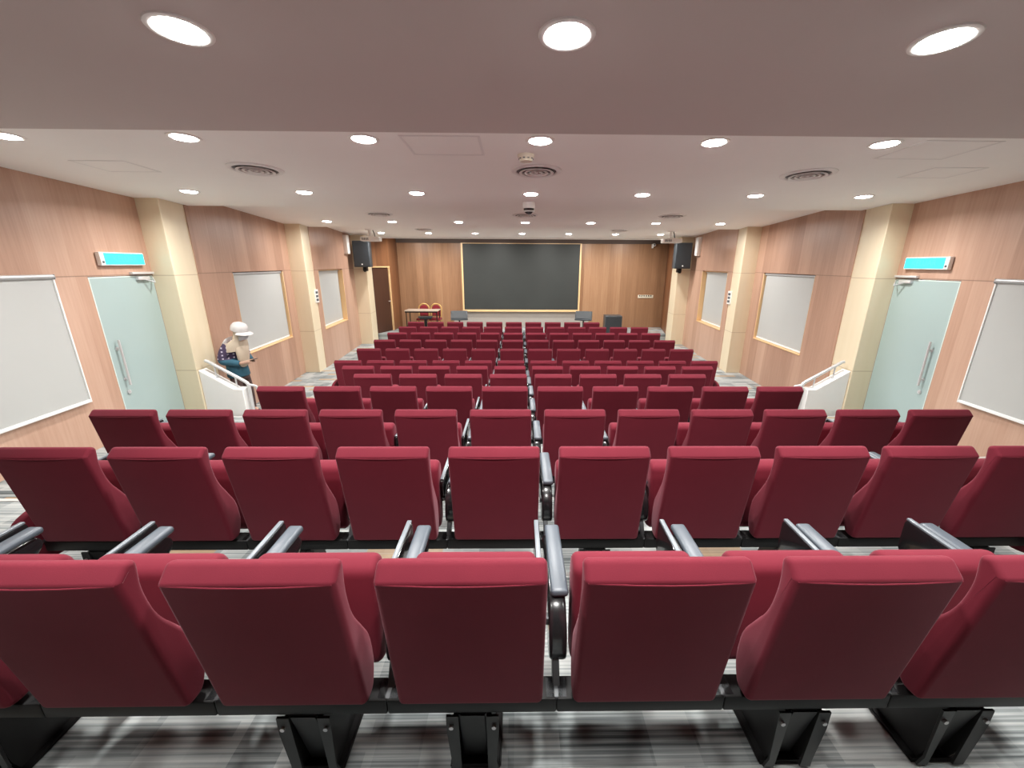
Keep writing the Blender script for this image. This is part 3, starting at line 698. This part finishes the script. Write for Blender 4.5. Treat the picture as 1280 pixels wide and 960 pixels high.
# ------------------------------------------------------------------ balustrades
for side, nm in ((-1, 'left'), (1, 'right')):
    t = empty('balustrade', (0, 0, 0)); tag(t, f'low white sloping balustrade wall with steel handrail by the {nm} glass door', 'balustrade', 'side balustrades')
    bm = bmesh.new()
    pts = [(-4.93, -.0), (-4.93, .985), (-4.46, .685), (-4.33, .685), (-4.33, 0.0)]
    pts = [(x * -side, z) for x, z in pts]
    lo = [bm.verts.new((x, 5.90, z)) for x, z in pts]; hi = [bm.verts.new((x, 6.06, z)) for x, z in pts]
    for j in range(5): bm.faces.new((lo[j], lo[(j + 1) % 5], hi[(j + 1) % 5], hi[j]))
    bm.faces.new(lo[::-1]); bm.faces.new(hi); bmesh.ops.recalc_face_normals(bm, faces=bm.faces)
    bmesh.ops.bevel(bm, geom=bm.edges[:], offset=.006, segments=1, affect='EDGES')
    finish(bm, 'balustrade_wall', M['white'], t)
    s_ = -side
    bm = bmesh.new(); tube(bm, [(-4.86 * s_, 5.98, 1.11), (-4.83 * s_, 5.98, 1.105), (-4.34 * s_, 5.98, .80), (-4.295 * s_, 5.98, .765), (-4.28 * s_, 5.98, .72), (-4.28 * s_, 5.98, .136)], .024, 14)
    h = finish(bm, 'handrail', M['steel'], t)
    bm = bmesh.new(); tube(bm, [(-4.28 * s_, 5.98, .74), (-4.22 * s_, 6.04, .70), (-4.20 * s_, 6.06, .64), (-4.20 * s_, 6.06, .136)], .018, 12); finish(bm, 'handrail_return', M['steel'], h)
    for x, z in ((-4.74, .866), (-4.46, .69)):
        bm = bmesh.new(); cyl(bm, (x * s_, 5.98, z - .015), (x * s_, 5.98, z + .19), .011, 12); cyl(bm, (x * s_, 5.98, z - .012), (x * s_, 5.98, z + .006), .028, 14); finish(bm, 'rail_bracket', M['steel'], h)

# ------------------------------------------------------------------ stage furniture
ZS = .2
t = empty('folding_table', (-3.46, 14.2, ZS)); tag(t, 'folding table with beige top on stage before two red chairs', 'table')
bm = bmesh.new(); box(bm, -.57, .57, -.30, .30, .765, .795, .006, 2); finish(bm, 'tabletop', M['table_top'], t)
bm = bmesh.new(); box(bm, -.55, .55, -.28, -.26, .72, .764); box(bm, -.55, .55, .26, .28, .72, .764); finish(bm, 'apron', M['black_metal'], t)
for sx in (-1, 1):
    bm = bmesh.new()
    for sy in (-1, 1): cyl(bm, (sx * .52, sy * .24, 0), (sx * .52, sy * .24, .765), .016, 10)
    cyl(bm, (sx * .52, -.24, .25), (sx * .52, .24, .25), .012, 8); finish(bm, 'leg_frame', M['black_metal'], t)
for x, txt in ((-3.54, 'left'), (-3.10, 'right')):
    t = empty('banquet_chair', (x, 14.62, ZS)); tag(t, f'red banquet chair with gold frame, {txt} of the pair behind the table', 'chair', 'banquet chairs on the stage')
    arc = [(-.17, .08, .42), (-.185, .10, .70)] + [(-.185 * cos(a), .12, .78 + .17 * sin(a)) for a in [pi * k / 10 for k in range(11)]] + [(.185, .10, .70), (.17, .08, .42)]
    bm = bmesh.new(); tube(bm, arc, .022, 10); finish(bm, 'back_frame', M['gold'], t)
    bm = bmesh.new()
    pl = [(-.15, .52)] + [(-.150 * cos(a), .76 + .15 * sin(a)) for a in [pi * k / 10 for k in range(11)]] + [(.15, .52)]
    lo = [bm.verts.new((x_, .085, z_)) for x_, z_ in pl]; hi = [bm.verts.new((x_, .135, z_)) for x_, z_ in pl]; n = len(pl)
    for j in range(n): bm.faces.new((lo[j], lo[(j + 1) % n], hi[(j + 1) % n], hi[j]))
    bm.faces.new(lo[::-1]); bm.faces.new(hi); bmesh.ops.recalc_face_normals(bm, faces=bm.faces); bmesh.ops.bevel(bm, geom=[e for e in bm.edges if abs(e.verts[0].co.y - e.verts[1].co.y) < .01], offset=.012, segments=2, affect='EDGES')
    finish(bm, 'backrest', M['red_chair'], t)
    bm = bmesh.new(); box(bm, -.20, .20, -.32, .10, .40, .47, .025, 3); finish(bm, 'seat', M['red_chair'], t)
    for sx in (-1, 1):
        for y0, y1 in ((-.28, -.30), (.07, .14)):
            bm = bmesh.new(); cyl(bm, (sx * .17, y1, 0), (sx * .17, y0, .41), .013, 10, .016); finish(bm, 'leg', M['gold'], t)
def monitor(x, y, zb, rz, lab):
    t = empty('floor_monitor', (x, y, ZS), rz); tag(t, lab, 'speaker', 'stage monitor speakers')
    bm = bmesh.new(); loft(bm, round_poly([(-.17, zb + .03, .02), (-.12, zb + .05, .0), (.10, zb + .31, .02), (.20, zb + .29, .02), (.20, zb, .02), (-.13, zb, .02)], 3), -.29, .29, .012, 2); c = finish(bm, 'monitor_case', M['speaker_top'], t)
    a = math.atan2(.26, .22)
    bm = bmesh.new(); box(bm, -.265, .265, -.155, .155, 0, .008, .003, 1, mtx=Matrix.Translation((0, -.012, zb + .185)) @ Matrix.Rotation(a, 4, 'X')); finish(bm, 'monitor_grille', M['speaker'], t)
    bm = bmesh.new(); cyl(bm, (0, .04, .02), (0, .04, zb + .01), .028, 14); lathe(bm, [(.17, 0), (.165, .014), (.04, .024), (0, .024)], 24, Matrix.Translation((0, .04, 0))); box(bm, -.10, .10, -.06, .14, zb - .012, zb + .004, .003, 1); finish(bm, 'monitor_stand', M['black_metal'], t)
monitor(-2.2, 14.15, .45, .12, 'black wedge speaker on a stand below the left end of the screen')
monitor(2.13, 14.15, .45, -.25, 'black wedge speaker on a stand below the right end of the screen')
t = empty('music_stand', (-3.33, 13.98, ZS)); 
tag(t, 'low black shelf stand in front of the folding table', 'stand')
bm = bmesh.new(); box(bm, -.24, .24, -.10, .06, .555, .60, .01, 2); finish(bm, 'stand_shelf', M['speaker_top'], t)
bm = bmesh.new(); loft(bm, round_poly([(-.08, .50, .01), (-.08, .556, .01), (.05, .556, .01), (.05, .50, .01)], 2), -.20, .20, .01, 2); finish(bm, 'stand_tray', M['black'], t)
bm = bmesh.new(); cyl(bm, (0, -.02, .02), (0, -.02, .52), .05, 14); lathe(bm, [(.10, 0), (.095, .014), (.05, .03), (0, .03)], 20, Matrix.Translation((0, -.02, 0))); finish(bm, 'stand_post', M['black_metal'], t)
t = empty('subwoofer', (3.18, 14.25, ZS), -.06); tag(t, 'boxy black subwoofer standing on the stage right of the wedge speakers', 'speaker')
bm = bmesh.new(); box(bm, -.29, .29, -.25, .25, .015, .62, .014, 3); finish(bm, 'subwoofer_case', M['speaker_top'], t)
bm = bmesh.new(); box(bm, -.262, .262, -.258, -.248, .05, .59, .003, 1); finish(bm, 'subwoofer_grille', M['speaker'], t)
for sx in (-1, 1):
    for sy in (-1, 1):
        bm = bmesh.new(); cyl(bm, (sx * .24, sy * .2, 0), (sx * .24, sy * .2, .02), .02, 10); finish(bm, 'rubber_foot', M['black'], t)

# ------------------------------------------------------------------ the person by the left balustrade
def skin_mesh(name, joints, edges, mat, parent, root=0, sub=2):
    me = bpy.data.meshes.new(name); me.from_pydata([j[:3] for j in joints], edges, []); me.update()
    o = bpy.data.objects.new(name, me); COL.objects.link(o); o.parent = parent
    o.modifiers.new('skin', 'SKIN'); 
    if not me.skin_vertices: me.attributes
    sv = me.skin_vertices[0].data if me.skin_vertices else None
    for i, j in enumerate(joints):
        r = j[3]; sv[i].radius = (r, r) if isinstance(r, (int, float)) else r; sv[i].use_root = (i == root)
    s = o.modifiers.new('sub', 'SUBSURF'); s.levels = sub; s.render_levels = sub
    me.materials.append(mat)
    dg = bpy.context.evaluated_depsgraph_get(); m2 = bpy.data.meshes.new_from_object(o.evaluated_get(dg))
    o.modifiers.clear(); o.data = m2; bpy.data.meshes.remove(me); m2.name = name
    if not m2.materials: m2.materials.append(mat)
    for p in m2.polygons: p.use_smooth = True
    return o
def rings(bm, secs, n=22):
    """closed surface through elliptic sections (x, y, z, forward radius, lateral radius, pitch)"""
    t = bmesh.new(); R_ = []
    for (x, y, z, rf, rl, pt) in secs:
        R_.append([t.verts.new((x + rf * cos(2 * pi * k / n) * cos(pt), y + rl * sin(2 * pi * k / n), z + rf * cos(2 * pi * k / n) * sin(pt))) for k in range(n)])
    for A, B in zip(R_, R_[1:]):
        for k in range(n): t.faces.new((A[k], A[(k + 1) % n], B[(k + 1) % n], B[k]))
    t.faces.new(R_[0][::-1]); t.faces.new(R_[-1]); bmesh.ops.recalc_face_normals(t, faces=t.faces)
    join(bm, t)
def limb(bm, pts, n=16):
    """tapering limb through (point, radius) with smoothed bends"""
    P = [(Vector(p), r) for p, r in pts]; Q = []
    for i in range(len(P) - 1):
        p0, p1, p2, p3 = P[max(0, i - 1)], P[i], P[i + 1], P[min(len(P) - 1, i + 2)]
        for k in range(6):
            t_ = k / 6; f = lambda a, b, c, d: .5 * ((2 * b) + (c - a) * t_ + (2 * a - 5 * b + 4 * c - d) * t_ * t_ + (3 * b - a - 3 * c + d) * t_ ** 3)
            Q.append((f(p0[0], p1[0], p2[0], p3[0]), p1[1] + (p2[1] - p1[1]) * t_))
    Q.append(P[-1]); R_ = []; nprev = Vector((0, 1, 0)); t = bmesh.new()
    for i, (p, r) in enumerate(Q):
        d = (Q[min(i + 1, len(Q) - 1)][0] - Q[max(i - 1, 0)][0]).normalized()
        nn = (nprev - d * nprev.dot(d)).normalized(); nprev = nn; b = d.cross(nn)
        R_.append([t.verts.new(p + (nn * cos(2 * pi * k / n) + b * sin(2 * pi * k / n)) * r) for k in range(n)])
    for A, B in zip(R_, R_[1:]):
        for k in range(n): t.faces.new((A[k], A[(k + 1) % n], B[(k + 1) % n], B[k]))
    t.faces.new(R_[0][::-1]); t.faces.new(R_[-1]); bmesh.ops.recalc_face_normals(t, faces=t.faces); join(bm, t)
per = empty('person', (-4.58, 6.32, .136), rad(-14)); per.scale = (.975,) * 3; tag(per, 'person in white cap and beige headscarf looking down at a phone by the balustrade', 'person')
HX, HY, HZ = .225, .052, .925
J = [(-.07, 0, .80, (.10, .10)), (-.075, 0, .95, (.10, .09)), (-.065, 0, 1.12, (.11, .10)), (-.02, 0, 1.23, (.07, .06)), (.07, 0, 1.265, .046), (.135, 0, 1.305, .066), (.160, 0, 1.37, .078), (.228, 0, 1.335, .016),
     (-.05, .14, 1.17, .040), (-.082, .215, .965, .032), (.10, .115, .905, .028), (HX, HY, HZ, .027),
     (-.05, -.14, 1.17, .040), (-.082, -.215, .965, .032), (.10, -.115, .905, .028), (HX, -HY, HZ, .027),
     (-.06, .085, .72, .078), (-.03, .09, .42, .056), (-.045, .09, .08, .040), (.08, .10, .040, .032),
     (-.06, -.085, .72, .078), (-.03, -.09, .42, .056), (-.045, -.09, .08, .040), (.08, -.10, .040, .032)]
Ed = [(0, 1), (1, 2), (2, 3), (3, 4), (4, 5), (5, 6), (6, 7), (3, 8), (8, 9), (9, 10), (10, 11), (3, 12), (12, 13), (13, 14), (14, 15), (0, 16), (16, 17), (17, 18), (18, 19), (0, 20), (20, 21), (21, 22), (22, 23)]
for sy in (1, -1):                                                # five fingers curled under the phone, thumbs on its face
    h = 11 if sy > 0 else 15
    bx, by, bz = J[h][:3]
    for k, (dx_, ln) in enumerate(((.046, .040), (.034, .048), (.020, .046), (.006, .036))):
        i = len(J); J += [(bx + dx_, by - .016 * sy, bz - .010 + .010 * k * 0, .0090), (bx + dx_ + .006, by - (.016 + ln * .55) * sy, bz - .014, .0082), (bx + dx_ + .004, by - (.016 + ln * .9) * sy, bz - .004, .0072)]
        Ed += [(h, i), (i, i + 1), (i + 1, i + 2)]
    i = len(J); J += [(bx + .020, by - .004 * sy, bz + .026, .010), (bx + .046, by - .022 * sy, bz + .040, .0082)]; Ed += [(h, i), (i, i + 1)]
body = skin_mesh('body', J, Ed, M['skin'], per)
bm = bmesh.new()
rings(bm, [(-.07, 0, .66, .125, .165, 0), (-.07, 0, .68, .14, .178, 0), (-.075, 0, .80, .135, .165, 0), (-.085, 0, .95, .125, .152, .05), (-.085, 0, 1.07, .135, .168, .12), (-.065, 0, 1.16, .122, .180, .25), (-.04, 0, 1.225, .100, .150, .4), (0, 0, 1.275, .062, .085, .5)])
for sy in (1, -1): limb(bm, [((-.045, sy * .12, 1.185), .074), ((-.075, sy * .185, 1.09), .067), ((-.085, sy * .218, .965), .062), ((.0, sy * .170, .932), .058), ((.115, sy * .112, .905), .043)])
finish(bm, 'jacket', M['jacket'], per, sharp=70)
bm = bmesh.new()
rings(bm, [(-.065, 0, .62, .115, .15, 0), (-.07, 0, .70, .115, .15, 0), (-.07, 0, .78, .11, .14, 0)])
for sy in (1, -1): limb(bm, [((-.065, sy * .075, .70), .082), ((-.045, sy * .09, .42), .080), ((-.048, sy * .092, .075), .072)])
finish(bm, 'trousers', M['dark_cloth'], per, sharp=70)
for sy in (1, -1):
    bm = bmesh.new(); loft(bm, round_poly([(-.095, 0, .01), (-.10, .065, .03), (.01, .075, .03), (.13, .035, .02), (.14, 0, .01)], 3), -.043, .043, .02, 3, mtx=Matrix.Translation((0, sy * .095, 0)) @ Matrix.Rotation(-pi / 2, 4, 'Z')); finish(bm, 'shoe', M['black'], per)
bm = bmesh.new()
rings(bm, [(.118, 0, 1.472, .05, .05, 0), (.122, 0, 1.450, .090, .088, .1), (.118, 0, 1.400, .104, .100, .25), (.098, 0, 1.345, .106, .098, .35), (.070, 0, 1.30, .100, .094, .38), (.025, 0, 1.262, .115, .125, .32), (-.015, 0, 1.215, .155, .178, .22), (-.035, 0, 1.14, .168, .196, .15), (-.035, 0, 1.085, .160, .192, .12)], 26)
rings(bm, [(.03, 0, 1.24, .07, .10, 0), (.085, 0, 1.15, .06, .115, 0), (.095, 0, 1.03, .052, .112, 0), (.085, 0, .92, .046, .098, 0), (.075, 0, .85, .036, .070, 0), (.07, 0, .825, .016, .035, 0)], 20)
finish(bm, 'headscarf', M['beige_cloth'], per, sharp=75)
bm = bmesh.new(); rings(bm, [(-.10, 0, 1.30, .03, .05, .6), (-.115, 0, 1.28, .065, .095, .6), (-.14, 0, 1.22, .075, .125, .5), (-.155, 0, 1.15, .062, .115, .4), (-.15, 0, 1.10, .03, .07, .3)]); finish(bm, 'jacket_hood', M['white_cloth'], per, sharp=75)
# cap: crown + curved visor
bm = bmesh.new(); Rc = Matrix.Translation((.112, 0, 1.455)) @ Matrix.Rotation(rad(20), 4, 'Y')
lathe(bm, [(.117, -.035), (.119, .0), (.114, .035), (.096, .066), (.058, .088), (0, .094)], 28, Rc)
t_ = bmesh.new(); rows_ = []
for i in range(5):
    rr = .112 + .098 * i / 4; ring_ = []
    for k in range(13):
        a = rad(-62 + 124 * k / 12); rad_ = .112 + (rr - .112) * cos(a) ** .6
        ring_.append(t_.verts.new((rad_ * cos(a), rad_ * sin(a) * .95, -.026 - .012 * (i / 4) - .024 * (sin(a) ** 2))))
    rows_.append(ring_)
for A, B in zip(rows_, rows_[1:]):
    for k in range(12): t_.faces.new((A[k], A[k + 1], B[k + 1], B[k]))
bmesh.ops.recalc_face_normals(t_, faces=t_.faces); bmesh.ops.solidify(t_, geom=t_.faces[:], thickness=.006); join(bm, t_, Rc)
finish(bm, 'cap', M['white_cloth'], per, sharp=60)
bm = bmesh.new(); rings(bm, [(.172, 0, 1.340, .075, .070, .1), (.168, 0, 1.318, .080, .072, .2), (.154, 0, 1.288, .076, .066, .3), (.135, 0, 1.262, .055, .050, .3)], 22); finish(bm, 'face_mask', M['mask_cloth'], per, sharp=70)
for sy in (1, -1):
    bm = bmesh.new(); bmesh.ops.create_uvsphere(bm, u_segments=10, v_segments=8, radius=.010); bmesh.ops.transform(bm, matrix=Matrix.Translation((.236, sy * .029, 1.352)), verts=bm.verts); finish(bm, 'eye', M['black'], per)
t = empty('mobile_phone', (-4.58, 6.32, .136), rad(-14)); t.scale = (.975,) * 3; tag(t, 'dark mobile phone held in the hands of the person by the balustrade', 'phone')
bm = bmesh.new(); box(bm, -.036, .036, -.004, .004, -.075, .075, .003, 2, mtx=Matrix.Translation((.262, 0, .945)) @ Matrix.Rotation(rad(90), 4, 'Z') @ Matrix.Rotation(rad(68), 4, 'X')); ph = finish(bm, 'phone_body', M['black_gloss'], t)
bm = bmesh.new(); box(bm, -.033, .033, .0035, .0048, -.070, .070, mtx=Matrix.Translation((.262, 0, .945)) @ Matrix.Rotation(rad(90), 4, 'Z') @ Matrix.Rotation(rad(68), 4, 'X')); finish(bm, 'phone_screen', M['speaker'], t)
